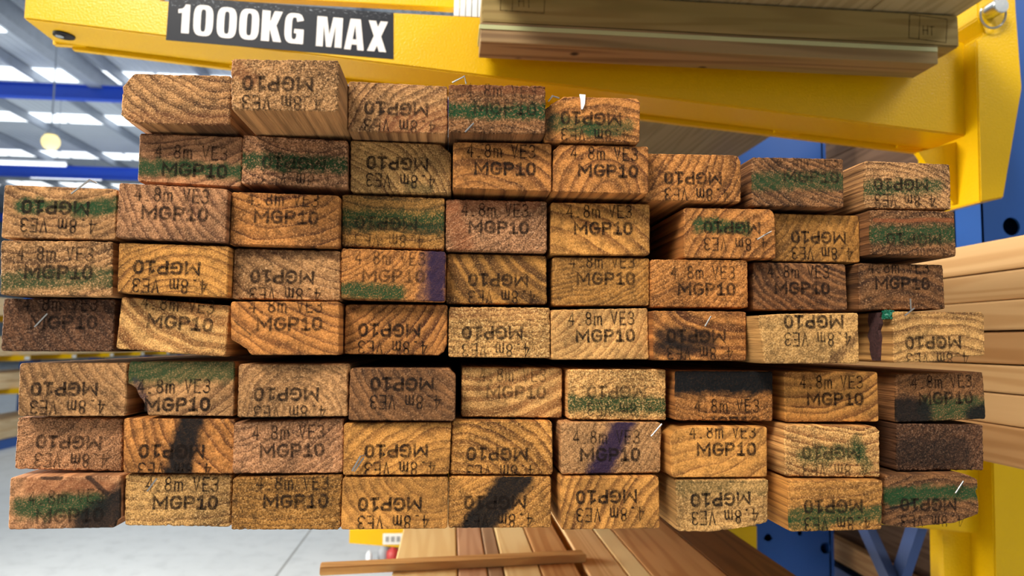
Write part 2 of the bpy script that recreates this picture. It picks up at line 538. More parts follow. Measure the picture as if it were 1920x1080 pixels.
# ------------------------------------------------------------------ the stack of sawn timber ends
QUADS = {   # front-face corners (TL, TR, BR, BL) seen in the 1920x1080 frame, and the face's distance in metres
'A1': ([(229, 137), (434, 141), (433, 236), (227, 231)], 0.5975),
'A2': ([(432, 109), (637, 112), (636, 210), (432, 207)], 0.5506),
'A3': ([(651, 151), (840, 161), (840, 252), (651, 246)], 0.5962),
'A4': ([(840, 157), (1027, 160), (1026, 254), (840, 250)], 0.5898),
'A5': ([(1018, 178), (1201, 185), (1200, 269), (1018, 264)], 0.6019),
'B1': ([(261, 249), (454, 256), (452, 352), (257, 341)], 0.6183),
'B2': ([(456, 251), (654, 262), (653, 352), (452, 345)], 0.6150),
'B3': ([(655, 262), (846, 271), (846, 364), (655, 359)], 0.6198),
'B4': ([(850, 264), (1035, 267), (1035, 360), (849, 354)], 0.6074),
'B5': ([(1037, 269), (1219, 274), (1219, 365), (1036, 360)], 0.6060),
'B6': ([(1209, 287), (1389, 290), (1390, 380), (1207, 376)], 0.6207),
'B7': ([(1410, 294), (1582, 297), (1583, 390), (1410, 386)], 0.6243),
'B8': ([(1620, 301), (1782, 307), (1785, 394), (1621, 392)], 0.6248),
'C1': ([(7, 346), (221, 354), (217, 451), (1, 447)], 0.6153),
'C2': ([(222, 342), (431, 354), (426, 455), (216, 446)], 0.6069),
'C3': ([(431, 359), (637, 366), (636, 465), (427, 460)], 0.6149),
'C4': ([(641, 364), (834, 371), (832, 469), (640, 463)], 0.6236),
'C5': ([(836, 373), (1026, 377), (1026, 474), (836, 470)], 0.6257),
'C6': ([(1032, 379), (1219, 382), (1219, 480), (1032, 479)], 0.6265),
'C7': ([(1282, 389), (1464, 394), (1465, 486), (1282, 484)], 0.6251),
'C8': ([(1436, 399), (1611, 404), (1615, 494), (1438, 490)], 0.6366),
'C9': ([(1631, 392), (1790, 395), (1794, 482), (1631, 478)], 0.6205),
'D1': ([(0, 450), (213, 452), (212, 557), (-1, 554)], 0.6130),
'D2': ([(222, 454), (434, 461), (429, 559), (219, 551)], 0.6110),
'D3': ([(435, 465), (639, 470), (638, 565), (431, 561)], 0.6221),
'D4': ([(640, 465), (835, 471), (834, 566), (640, 561)], 0.6193),
'D5': ([(839, 475), (1025, 479), (1026, 571), (837, 570)], 0.6321),
'D6': ([(1036, 480), (1219, 482), (1219, 575), (1036, 575)], 0.6306),
'D7': ([(1220, 485), (1402, 487), (1404, 578), (1220, 577)], 0.6267),
'D8': ([(1412, 491), (1586, 495), (1590, 582), (1412, 582)], 0.6360),
'D9': ([(1609, 492), (1769, 495), (1773, 581), (1611, 582)], 0.6299),
'E1': ([(5, 559), (217, 560), (213, 660), (0, 659)], 0.6266),
'E2': ([(226, 554), (432, 571), (423, 670), (215, 654)], 0.6228),
'E3': ([(432, 565), (640, 565), (639, 666), (432, 666)], 0.6097),
'E4': ([(644, 570), (840, 571), (837, 667), (642, 664)], 0.6303),
'E5': ([(841, 575), (1031, 576), (1032, 672), (840, 670)], 0.6286),
'E6': ([(1034, 579), (1217, 576), (1220, 674), (1034, 675)], 0.6275),
'E7': ([(1221, 582), (1409, 584), (1410, 677), (1224, 676)], 0.6145),
'E8': ([(1419, 587), (1610, 586), (1612, 682), (1424, 682)], 0.5923),
'E9': ([(1674, 583), (1845, 584), (1848, 678), (1675, 681)], 0.6143),
'F1': ([(36, 680), (247, 680), (244, 781), (32, 781)], 0.6345),
'F2': ([(235, 677), (440, 677), (439, 781), (231, 781)], 0.6326),
'F3': ([(447, 682), (651, 682), (651, 781), (444, 783)], 0.6220),
'F4': ([(658, 690), (855, 691), (854, 791), (654, 790)], 0.6182),
'F5': ([(866, 688), (1055, 690), (1054, 784), (864, 782)], 0.6404),
'F6': ([(1064, 692), (1249, 692), (1250, 789), (1065, 787)], 0.6309),
'F7': ([(1266, 695), (1450, 696), (1450, 790), (1265, 789)], 0.6238),
'F8': ([(1470, 696), (1646, 697), (1649, 791), (1472, 792)], 0.6250),
'F9': ([(1679, 701), (1844, 697), (1850, 787), (1680, 794)], 0.6360),
'G1': ([(32, 782), (230, 784), (229, 887), (26, 882)], 0.6484),
'G2': ([(231, 784), (439, 785), (436, 889), (230, 887)], 0.6344),
'G3': ([(440, 792), (644, 784), (642, 889), (437, 890)], 0.6284),
'G4': ([(646, 793), (846, 791), (841, 890), (644, 892)], 0.6243),
'G5': ([(849, 787), (1036, 789), (1037, 892), (845, 891)], 0.6274),
'G6': ([(1050, 791), (1241, 792), (1239, 888), (1052, 891)], 0.6257),
'G7': ([(1255, 800), (1439, 800), (1439, 895), (1259, 896)], 0.6161),
'G8': ([(1470, 797), (1648, 800), (1651, 896), (1472, 894)], 0.6125),
'G9': ([(1681, 793), (1844, 795), (1846, 884), (1681, 885)], 0.6355),
'H1': ([(18, 893), (229, 889), (222, 989), (14, 994)], 0.6356),
'H2': ([(232, 889), (436, 889), (432, 989), (230, 986)], 0.6391),
'H3': ([(436, 895), (642, 889), (637, 994), (432, 994)], 0.6253),
'H4': ([(642, 895), (840, 895), (839, 992), (640, 994)], 0.6231),
'H5': ([(842, 892), (1034, 893), (1034, 990), (840, 991)], 0.6252),
'H6': ([(1049, 894), (1236, 892), (1238, 991), (1052, 994)], 0.6206),
'H7': ([(1267, 900), (1442, 898), (1440, 985), (1269, 998)], 0.6145),
'H8': ([(1477, 900), (1656, 900), (1654, 994), (1480, 998)], 0.6053),
'H9': ([(1659, 890), (1834, 894), (1836, 981), (1657, 985)], 0.6230),
}

# outlines that are not plain rectangles, in the same pixels, clockwise from the top left
SHAPE = {
    'A1': [(250, 137), (434, 141), (433, 236), (258, 232), (237, 226), (226, 215), (229, 162), (240, 148)],
    'A5': [(1018, 205), (1030, 195), (1056, 180), (1194, 184), (1201, 190), (1200, 269), (1018, 264)],
    'B3': [(655, 262), (824, 269), (832, 275), (846, 286), (846, 364), (655, 359)],
    'B5': [(1037, 281), (1042, 278), (1050, 270), (1219, 274), (1219, 365), (1036, 360)],
    'B6': [(1209, 287), (1382, 290), (1390, 302), (1390, 380), (1207, 376)],
    'C7': [(1282, 389), (1452, 392), (1462, 400), (1465, 486), (1282, 484)],
    'E3': [(432, 565), (640, 565), (639, 666), (470, 666), (463, 655), (456, 651), (448, 645), (432, 637)],
    'E4': [(644, 570), (840, 571), (839, 645), (832, 660), (822, 667), (642, 664)],
    'E8': [(1411, 590), (1436, 592), (1452, 588), (1610, 586), (1612, 682), (1424, 682), (1420, 640), (1413, 612)],
    'E9': [(1674, 583), (1840, 584), (1846, 589), (1848, 667), (1790, 669), (1767, 678), (1675, 681)],
    'F2': [(235, 677), (440, 677), (439, 781), (269, 779), (267, 764), (262, 754), (252, 741), (247, 728), (238, 722), (231, 720), (232, 692)],
    'F4': [(658, 690), (843, 691), (848, 698), (855, 704), (854, 791), (654, 790)],
    'G7': [(1266, 806), (1280, 803), (1298, 800), (1439, 800), (1439, 895), (1259, 896), (1256, 818)],
    'G8': [(1470, 797), (1642, 800), (1650, 808), (1651, 896), (1472, 894)],
    'H1': [(18, 893), (229, 889), (228, 972), (222, 975), (218, 990), (14, 994)],
    'H7': [(1267, 900), (1442, 898), (1440, 980), (1412, 987), (1380, 992), (1330, 998), (1269, 997)],
    'H9': [(1659, 890), (1680, 889), (1810, 887), (1834, 896), (1834, 915), (1831, 918), (1837, 946), (1836, 964), (1790, 981), (1702, 990), (1657, 985)],
}
# tone, pith (mm from the middle of the end), ring spacing mm, ring contrast, roughness, stamp (way up, centre of its lower-case
# free line in pixels, ink), stains (colour, from, to, half width in pixels, strength), wires (pixel path), look
B = {
    'A1': ('t', (40, 95), 6, .8, .7, None, [('g', (226, 219), (234, 226), 5, 1), ('r', (250, 222), (420, 225), 14, .25)], [], 'unstamped pale timber end with clipped top corner'),
    'A2': ('t', (-70, 60), 5, .35, 1.0, ('d', 522, 157, 1), [('r', (440, 125), (470, 150), 14, .4)], [], 'fuzzy timber end jutting forward with upside-down stamp'),
    'A3': ('t', (60, -60), 6, .7, .5, ('d', 744, 204, 1), [('r', (735, 238), (835, 225), 26, .45)], [], 'timber end with curved rings and pink lower right'),
    'A4': ('b', (0, -100), 5, .4, 1.0, ('u', 946, 203, 0), [('g', (845, 207), (1023, 210), 15, 1), ('r', (845, 163), (1020, 168), 9, .4)], [[(848, 155), (871, 143), (874, 157)], [(872, 248), (888, 231)]], 'rough timber end with green band and bent staple'),
    'A5': ('o', (10, -80), 6, .8, .3, ('d', 1109, 222, 1), [('g', (1040, 230), (1110, 240), 17, .8), ('g', (1110, 240), (1178, 236), 14, .7), ('k', (1024, 215), (1024, 260), 14, .55)], [[(1028, 190), (1036, 180), (1048, 184)]], 'timber end with rounded left shoulder and white tag'),
    'B1': ('p', (-40, 160), 6, .7, .2, ('u', 364, 319, 1), [('g', (258, 312), (452, 322), 15, .95)], [], 'reddish timber end with green band under the upper line'),
    'B2': ('p', (10, 100), 5, .8, .9, ('d', 552, 306, 0), [('g', (455, 300), (653, 311), 15, .95)], [], 'rough timber end with dark green band and bowl-shaped rings'),
    'B3': ('y', (-60, -60), 5, .8, .5, ('d', 746, 307, 2), [('o', (770, 350), (800, 358), 12, .7)], [], 'timber end with a clipped top right corner'),
    'B4': ('o', (-20, -70), 7, .85, .2, ('u', 946, 316, 2), [], [], 'orange timber end with crisp upright stamp'),
    'B5': ('o', (4, -24), 7, .9, .3, ('u', 1139, 320, 2), [], [], 'orange timber end with a peaked ring at its lower edge'),
    'B6': ('o', (-80, 50), 6, .8, .5, ('d', 1300, 334, 2), [('d', (1246, 300), (1222, 355), 2, .9)], [], 'timber end with steep grain and a dark slanting crack'),
    'B7': ('b', (60, 120), 5, .9, .6, ('u', 1520, 331, 0), [('g', (1414, 340), (1580, 340), 17, .8)], [], 'dark brown timber end with broad green smear'),
    'B8': ('t', (-30, -100), 4, .8, .8, ('d', 1690, 346, 1), [('g', (1622, 352), (1755, 350), 16, .85)], [], 'timber end with green patch and bright left side'),
    'C1': ('t', (0, 90), 6, .7, .3, ('d', 105, 389, 2), [('g', (42, 388), (68, 388), 14, .95), ('g', (80, 386), (200, 392), 10, .75), ('g', (150, 395), (215, 384), 15, .9)], [[(134, 363), (168, 337), (181, 343)]], 'timber end with green streaks and a bent wire'),
    'C2': ('p', (105, 62), 5.5, .8, .5, ('u', 327, 400, 1), [], [], 'timber end with steep falling grain and rounded corners'),
    'C3': ('o', (-10, 92), 7.5, .85, .4, ('u', 536, 407, 1), [], [], 'timber end with wide bowl-shaped rings'),
    'C4': ('l', (0, 220), 5.5, .8, .7, ('d', 725, 419, 0), [('g', (646, 412), (830, 416), 20, .9), ('k', (646, 425), (830, 428), 9, .4), ('o', (645, 380), (830, 385), 14, .4)], [], 'dark green stained timber end with level rings'),
    'C5': ('p', (-60, 90), 4, .45, .8, ('u', 934, 426, 1), [('r', (842, 385), (1000, 380), 14, .5), ('r', (845, 400), (870, 465), 18, .5)], [], 'salmon pink timber end with pale torn lower right'),
    'C6': ('g', (-60, -120), 10, .75, .2, ('u', 1130, 428, 2), [], [], 'golden timber end with bold upright stamp'),
    'C7': ('o', (95, -75), 7, .8, .3, ('d', 1373, 427, 1), [('g', (1310, 422), (1395, 428), 14, .95)], [[(1420, 449), (1433, 441), (1446, 434)]], 'timber end with green blot and shiny staple'),
    'C8': ('l', (-120, 75), 6, .6, .2, ('d', 1535, 445, 2), [], [], 'olive gold timber end set back with neat upside-down stamp'),
    'C9': ('b', (10, -90), 6.5, .8, .9, ('d', 1714, 449, 0), [('g', (1636, 440), (1790, 440), 18, .9), ('r', (1640, 412), (1788, 414), 4, .8)], [], 'torn timber end with red crack above a green band'),
    'D1': ('t', (-20, 150), 6, .6, .7, ('u', 109, 510, 1), [('g', (0, 530), (208, 520), 17, .75)], [], 'timber end with bright green lower half'),
    'D2': ('g', (10, -60), 5, .65, .4, ('d', 314, 502, 2), [], [], 'golden timber end with domed rings and neat stamp'),
    'D3': ('t', (60, 110), 8, .7, .5, ('d', 530, 519, 1), [('d', (450, 472), (635, 480), 8, .5)], [], 'timber end with darker brown upper edge'),
    'D4': ('o', (-70, 70), 4, .6, .5, ('u', 737, 517, 0), [('g', (643, 545), (745, 548), 15, .95), ('p', (800, 478), (796, 562), 14, .5), ('p', (820, 476), (820, 563), 20, .97)], [], 'timber end with green corner and purple right side'),
    'D5': ('l', (85, 72), 10, 1.0, .4, ('d', 935, 525, 1), [], [], 'timber end with bold dark stripes falling to the right'),
    'D6': ('l', (-50, 110), 3.5, .5, .3, ('u', 1135, 522, 1), [], [], 'dull olive timber end with fine faint grain'),
    'D7': ('o', (-80, 90), 4, .5, .6, ('u', 1324, 542, 1), [('d', (1225, 560), (1300, 530), 5, .4)], [], 'orange speckled timber end with upright stamp'),
    'D8': ('b', (65, 92), 6, .95, .2, ('u', 1503, 540, 2), [], [], 'brown timber end with dark stripes falling to the right'),
    'D9': ('b', (0, -100), 8, .7, .5, ('u', 1691, 531, 2), [], [], 'brown timber end with a wire tip below its stamp'),
    'E1': ('d', (90, 60), 6, .5, .9, ('u', 119, 604, 1), [], [[(65, 613), (89, 588)]], 'dark brown speckled timber end with slanting staple'),
    'E2': ('w', (60, 120), 9, 1.0, .5, ('u', 337, 605, 1), [], [], 'tilted timber end with bold wavy rings'),
    'E3': ('o', (60, 112), 6.5, .85, .2, ('u', 542, 607, 1), [('k', (440, 600), (470, 628), 1.5, .8)], [], 'timber end with splintered lower left corner'),
    'E4': ('o', (-70, 62), 6, .85, .2, ('d', 731, 619, 2), [], [], 'timber end with rising stripes and rounded lower right corner'),
    'E5': ('w', (-10, 260), 4, .55, .9, ('d', 924, 624, 1), [('r', (845, 585), (1000, 590), 12, .25)], [], 'pale speckled timber end with level grain'),
    'E6': ('w', (-80, 55), 5, .6, .3, ('u', 1134, 629, 2), [], [], 'pale timber end with crisp upright stamp'),
    'E7': ('o', (30, 92), 9, 1.0, .4, ('d', 1306, 630, 1), [('k', (1250, 632), (1325, 642), 20, .8), ('k', (1236, 655), (1290, 655), 13, .7)], [[(1322, 612), (1333, 593)]], 'timber end with dark smudge and short staple'),
    'E8': ('y', (60, -120), 9, .3, .5, ('d', 1526, 603, 2), [('d', (1562, 680), (1608, 628), 9, .65)], [], 'ragged timber end with dark wedge at lower right'),
    'E9': ('y', (0, -150), 7, .75, .3, ('d', 1750, 642, 1), [], [[(1707, 560), (1708, 580)], [(1696, 592), (1714, 578)]], 'timber end with bark strip on its left side'),
    'F1': ('t', (92, 72), 6, .6, .3, ('d', 122, 729, 2), [], [], 'timber end with falling grain above a rough brown end'),
    'F2': ('t', (-50, 92), 6, .85, .2, ('u', 332, 758, 2), [('g', (250, 695), (438, 690), 24, .85), ('p', (256, 715), (275, 768), 7, .5)], [], 'green washed timber end with broken lower left corner'),
    'F3': ('t', (8, -22), 5, .55, .4, ('d', 538, 739, 1), [], [], 'timber end with ring centre low in the middle'),
    'F4': ('b', (82, 82), 6, .55, .3, ('d', 755, 720, 2), [], [], 'dull brown timber end with chipped top right corner'),
    'F5': ('w', (-40, 130), 9, .95, .5, ('u', 967, 735, 0), [], [], 'pale timber end with gently rising dark rings'),
    'F6': ('w', (30, -120), 4, .45, .9, ('d', 1157, 735, 0), [('g', (1068, 757), (1247, 760), 17, .9)], [], 'pale timber end with bright green lower band'),
    'F7': ('o', (0, 120), 5, .7, .5, ('u', 1369, 793, 1), [('k', (1268, 708), (1448, 708), 30, 1)], [], 'timber end with black upper half'),
    'F8': ('g', (-30, 110), 7, .75, .1, ('u', 1565, 748, 2), [], [], 'clean golden timber end with bold upright stamp'),
    'F9': ('b', (-60, 80), 5, .5, .8, ('u', 1772, 746, 1), [('g', (1740, 765), (1840, 765), 22, .85), ('k', (1688, 768), (1722, 775), 26, .95), ('k', (1828, 778), (1850, 772), 17, .95)], [], 'timber end with green and black paint'),
    'G1': ('p', (-60, 90), 5, .4, 1.0, ('d', 130, 829, 1), [], [], 'very rough fibrous timber end'),
    'G2': ('o', (95, 62), 7, .85, .3, ('d', 323, 846, 2), [('k', (358, 786), (334, 888), 23, .97)], [], 'timber end with broad black upright stripe'),
    'G3': ('p', (-80, 120), 4.5, .6, .6, ('u', 547, 844, 1), [('k', (441, 888), (447, 887), 9, .6)], [], 'tan timber end with fine rising grain'),
    'G4': ('g', (60, -100), 6, .6, .3, ('d', 744, 845, 2), [], [[(660, 883), (676, 855), (684, 854)], [(664, 884), (682, 858)]], 'golden timber end with long staple by its stamp'),
    'G5': ('g', (-34, -58), 6.5, .9, .5, ('d', 933, 851, 1), [], [], 'golden timber end with arched rings at upper right'),
    'G6': ('t', (-90, 70), 4, .45, .5, ('u', 1143, 852, 1), [('p', (1170, 793), (1121, 890), 21, .97)], [[(1221, 818), (1241, 795)]], 'timber end with purple slanting stripe'),
    'G7': ('g', (-60, 120), 8, .7, .1, ('u', 1361, 842, 2), [], [], 'golden timber end with ragged top left corner'),
    'G8': ('w', (20, 170), 5.5, .85, .7, ('d', 1559, 849, 0), [('g', (1510, 855), (1610, 848), 16, .75), ('g', (1605, 825), (1625, 875), 13, .65)], [], 'timber end with rippled rings and green patches'),
    'G9': ('d', (-60, 60), 5, .4, 1.0, None, [('k', (1700, 848), (1800, 850), 24, .55)], [], 'dark speckled timber end without a stamp'),
    'H1': ('p', (60, -60), 9, .5, .3, ('u', 130, 966, 0), [('r', (60, 910), (200, 915), 14, .5), ('g', (40, 952), (185, 944), 19, .95), ('k', (165, 985), (228, 945), 26, .95), ('k', (80, 893), (112, 894), 5, .8), ('k', (165, 893), (200, 925), 4, .8)], [], 'reddish timber end with green and black paint'),
    'H2': ('y', (-10, 220), 6, .6, .7, ('u', 347, 942, 2), [], [[(276, 921), (294, 897)]], 'timber end with slanting staple over the figure four'),
    'H3': ('l', (0, 260), 4, .5, .9, ('u', 554, 939, 2), [], [], 'dull tan timber end with fuzzy lower edge'),
    'H4': ('g', (25, 34), 6, .45, .2, ('d', 732, 945, 2), [], [], 'smooth golden timber end with faint vee-shaped grain'),
    'H5': ('g', (-60, 112), 5, .55, .5, ('d', 929, 942, 1), [('k', (974, 893), (892, 990), 27, .98)], [], 'timber end with broad black slanting stripe'),
    'H6': ('g', (112, -62), 6.5, .85, .2, ('d', 1138, 931, 2), [], [], 'golden timber end with steep rising stripes'),
    'H7': ('y', (0, 250), 5, .45, .5, ('d', 1352, 936, 2), [('g', (1270, 912), (1440, 912), 16, .28)], [], 'pale greenish timber end with torn lower edge'),
    'H8': ('g', (-20, 240), 5, .55, .4, ('d', 1563, 949, 1), [('g', (1486, 968), (1652, 964), 15, .85), ('g', (1486, 984), (1545, 985), 12, .7)], [], 'timber end with dark green lower half'),
    'H9': ('b', (10, -130), 6, .8, .4, ('d', 1741, 946, 1), [('g', (1662, 926), (1834, 924), 13, .95), ('g', (1662, 936), (1720, 940), 11, .8), ('k', (1660, 955), (1715, 942), 2.2, .9)], [[(1791, 925), (1806, 902)]], 'cracked uneven timber end with green streak and staple'),
}
ROWS = {'A': 'top row', 'B': 'second row', 'C': 'third row', 'D': 'fourth row', 'E': 'fifth row', 'F': 'sixth row', 'G': 'seventh row', 'H': 'bottom row'}
ORD = ['leftmost', 'second', 'third', 'fourth', 'fifth', 'sixth', 'seventh', 'eighth', 'ninth']

# --- stroke lettering


def arc(cx, cy, rx, ry, a0, a1, n=10, p=1.0):
    out = []
    for i in range(n + 1):
        a = math.radians(a0 + (a1 - a0) * i / n)
        c, s = math.cos(a), math.sin(a)
        out.append((cx + rx * math.copysign(abs(c) ** p, c), cy + ry * math.copysign(abs(s) ** p, s)))
    return out


GLYPH = {
    '0': [('c', arc(.5, .5, .5, .5, 0, 342, 19, .8))],
    '1': [('o', [(.12, .8), (.56, 1), (.56, 0)]), ('o', [(.05, 0), (1, 0)])],
    '3': [('o', arc(.45, .75, .5, .25, 150, -90, 9)), ('o', arc(.42, .26, .58, .26, 90, -150, 10))],
    '4': [('o', [(.78, 0), (.78, 1), (0, .3), (1, .3)])],
    '8': [('c', arc(.5, .76, .42, .24, 0, 336, 14)), ('c', arc(.5, .26, .5, .26, 0, 336, 14))],
    '.': [('o', [(.3, 0), (.55, 0)])],
    'm': [('o', [(0, 0), (0, .68)]), ('o', [(0, .5), (.14, .66), (.38, .66), (.5, .52), (.5, 0)]), ('o', [(.5, .52), (.64, .66), (.88, .66), (1, .52), (1, 0)])],
    'V': [('o', [(0, 1), (.5, 0), (1, 1)])],
    'E': [('o', [(1, 1), (0, 1), (0, 0), (1, 0)]), ('o', [(0, .52), (.85, .52)])],
    'M': [('o', [(0, 0), (0, 1), (.5, .3), (1, 1), (1, 0)])],
    'G': [('o', arc(.5, .5, .5, .5, 42, 330, 16, .85) + [(1, .46), (.55, .46)])],
    'P': [('o', [(0, 0), (0, 1), (.62, 1), (.9, .92), (1, .74), (.9, .54), (.62, .46), (0, .46)])],
    'K': [('o', [(0, 0), (0, 1)]), ('o', [(1, 1), (.12, .46), (1, 0)])],
    'A': [('o', [(0, 0), (.5, 1), (1, 0)]), ('o', [(.22, .3), (.78, .3)])],
    'X': [('o', [(0, 0), (1, 1)]), ('o', [(0, 1), (1, 0)])],
    'H': [('o', [(0, 0), (0, 1)]), ('o', [(1, 0), (1, 1)]), ('o', [(0, .5), (1, .5)])],
    'T': [('o', [(.5, 0), (.5, 1)]), ('o', [(0, 1), (1, 1)])],
    'I': [('o', [(.5, 0), (.5, 1)])],
}


def stroke(bm, pts, th, closed, put):
    pts = [Vector((p[0], p[1])) for p in pts]
    n = len(pts)
    if not closed:
        pts[0] = pts[0] - (pts[1] - pts[0]).normalized() * th / 2
        pts[-1] = pts[-1] + (pts[-1] - pts[-2]).normalized() * th / 2
    L, R = [], []
    for i in range(n):
        a = pts[i - 1] if (i > 0 or closed) else None
        b = pts[(i + 1) % n] if (i < n - 1 or closed) else None
        d1 = (pts[i] - a).normalized() if a is not None else None
        d2 = (b - pts[i]).normalized() if b is not None else None
        d1 = d1 or d2
        d2 = d2 or d1
        n1, n2 = Vector((-d1.y, d1.x)), Vector((-d2.y, d2.x))
        m_ = n1 + n2
        if m_.length < 0.3:
            m_ = n1.copy()
        m_.normalize()
        k = min(1.9, 1.0 / max(0.3, m_.dot(n1)))
        L.append(bm.verts.new(put(pts[i] + m_ * th / 2 * k)))
        R.append(bm.verts.new(put(pts[i] - m_ * th / 2 * k)))
    for i in range(n if closed else n - 1):
        j = (i + 1) % n
        bm.faces.new((L[i], R[i], R[j], L[j]))


def letter(bm, ch, x, y, w_, h_, th, put):
    for kind, pts in GLYPH[ch]:
        q = [(x + th / 2 + p[0] * (w_ - th), y + th / 2 + p[1] * (h_ - th)) for p in pts]
        stroke(bm, q, th, kind == 'c', put)


def stamp_mesh(cx, cz, flip, tilt, y, rect):
    """two lines of ink; cx, cz (metres) is the middle of the bold line"""
    bm = bmesh.new()
    s = -1 if flip else 1
    ct, st_ = math.cos(tilt), math.sin(tilt)

    def put(p):
        a, b = p.x * s * 0.001, p.y * s * 0.001
        return (cx + a * ct - b * st_, y, cz + a * st_ + b * ct)
    x = -26.5
    for ch, w_, adv in (('M', 12.6, 14.0), ('G', 10.4, 11.6), ('P', 9.2, 10.2), ('1', 8.2, 9.4), ('0', 8.6, 9.0)):
        letter(bm, ch, x, -5.9, w_, 11.8, 2.35, put)
        x += adv
    x0 = -33.0
    for ch, cell in (('4', 0), ('.', 1), ('8', 2), ('m', 3), ('V', 5), ('E', 6), ('3', 7)):
        w_ = 7.4 if ch == 'm' else 5.9
        letter(bm, ch, x0 + cell * 7.75, 9.2, w_, 12.2, 1.25, put)
    x0, x1, z0, z1 = rect
    for co, no in (((x0, 0, 0), (-1, 0, 0)), ((x1, 0, 0), (1, 0, 0)), ((0, 0, z0), (0, 0, -1)), ((0, 0, z1), (0, 0, 1))):
        bmesh.ops.bisect_plane(bm, geom=bm.verts[:] + bm.edges[:] + bm.faces[:], plane_co=co, plane_no=no, clear_outer=True)
    for f in bm.faces:
        f.normal_update()
        if f.normal.y > 0:
            f.normal_flip()
    return bm


# --- outlines in metres, trimmed so that neighbours touch and do not run into each other
poly = {}
for k, (q, D) in QUADS.items():
    pts = SHAPE.get(k)
    if not pts:
        pts = q
    poly[k] = [Vector((p.x, p.z)) for p in (on_y(x, y, D) for x, y in pts)]


def bounds(P):
    return min(p.x for p in P), max(p.x for p in P), min(p.y for p in P), max(p.y for p in P)


def remap(P, axis, a0, a1, b0, b1):
    for p in P:
        t = (p[axis] - a0) / (a1 - a0)
        p[axis] = b0 + t * (b1 - b0)


for _ in range(3):
    keys = list(poly)
    for i, a in enumerate(keys):
        for b in keys[i + 1:]:
            A, Bb = bounds(poly[a]), bounds(poly[b])
            ox = min(A[1], Bb[1]) - max(A[0], Bb[0])
            oz = min(A[3], Bb[3]) - max(A[2], Bb[2])
            if ox > -0.0003 and oz > -0.0003:
                if a[0] == b[0] or ox < oz:
                    l, r_ = (a, b) if A[0] < Bb[0] else (b, a)
                    Lb, Rb = bounds(poly[l]), bounds(poly[r_])
                    c = (Lb[1] + Rb[0]) / 2
                    remap(poly[l], 0, Lb[0], Lb[1], Lb[0], c - 0.0002)
                    remap(poly[r_], 0, Rb[0], Rb[1], c + 0.0002, Rb[1])
                else:
                    lo, hi = (a, b) if A[2] < Bb[2] else (b, a)
                    Lb, Hb = bounds(poly[lo]), bounds(poly[hi])
                    c = (Lb[3] + Hb[2]) / 2
                    remap(poly[lo], 1, Lb[2], Lb[3], Lb[2], c - 0.0002)
                    remap(poly[hi], 1, Hb[2], Hb[3], c + 0.0002, Hb[3])


for row_ in 'ABCDEFGH':                  # neighbours closer than 3 mm are pushed up against each other
    ks = sorted((k for k in poly if k[0] == row_), key=lambda k: bounds(poly[k])[0])
    for l, r_ in zip(ks, ks[1:]):
        if len(poly[l]) == 4 and len(poly[r_]) == 4 and 'E2' not in (l, r_):
            gt, gb = poly[r_][0].x - poly[l][1].x, poly[r_][3].x - poly[l][2].x
            if 0.5 * (gt + gb) < 0.003:          # two plain ends share one sloping joint
                for a, b in ((1, 0), (2, 3)):
                    c = (poly[l][a].x + poly[r_][b].x) / 2
                    poly[l][a].x, poly[r_][b].x = c - 0.00012, c + 0.00012
            continue
        Lb, Rb = bounds(poly[l]), bounds(poly[r_])
        if 0.0003 < Rb[0] - Lb[1] < 0.003:
            c = (Lb[1] + Rb[0]) / 2
            remap(poly[l], 0, Lb[0], Lb[1], Lb[0], c - 0.0002)
            remap(poly[r_], 0, Rb[0], Rb[1], c + 0.0002, Rb[1])


def rounded(P, r):
    out = []
    n = len(P)
    for i in range(n):
        a, b, c = P[i - 1], P[i], P[(i + 1) % n]
        u, v = (a - b), (c - b)
        ang = u.angle(v)
        if ang > math.radians(130):
            out.append(b.copy())
            continue
        k = min(r, u.length * 0.45, v.length * 0.45)
        p, q = b + u.normalized() * k, b + v.normalized() * k
        for t in (0, .33, .67, 1):
            out.append((p * (1 - t) ** 2) + b * (2 * t * (1 - t)) + q * (t * t))
    return out


def dense(P, step):
    out = []
    n = len(P)
    for i in range(n):
        a, b = P[i], P[(i + 1) % n]
        m_ = max(1, int((b - a).length / step))
        for k in range(m_):
            out.append(a.lerp(b, k / m_))
    return out


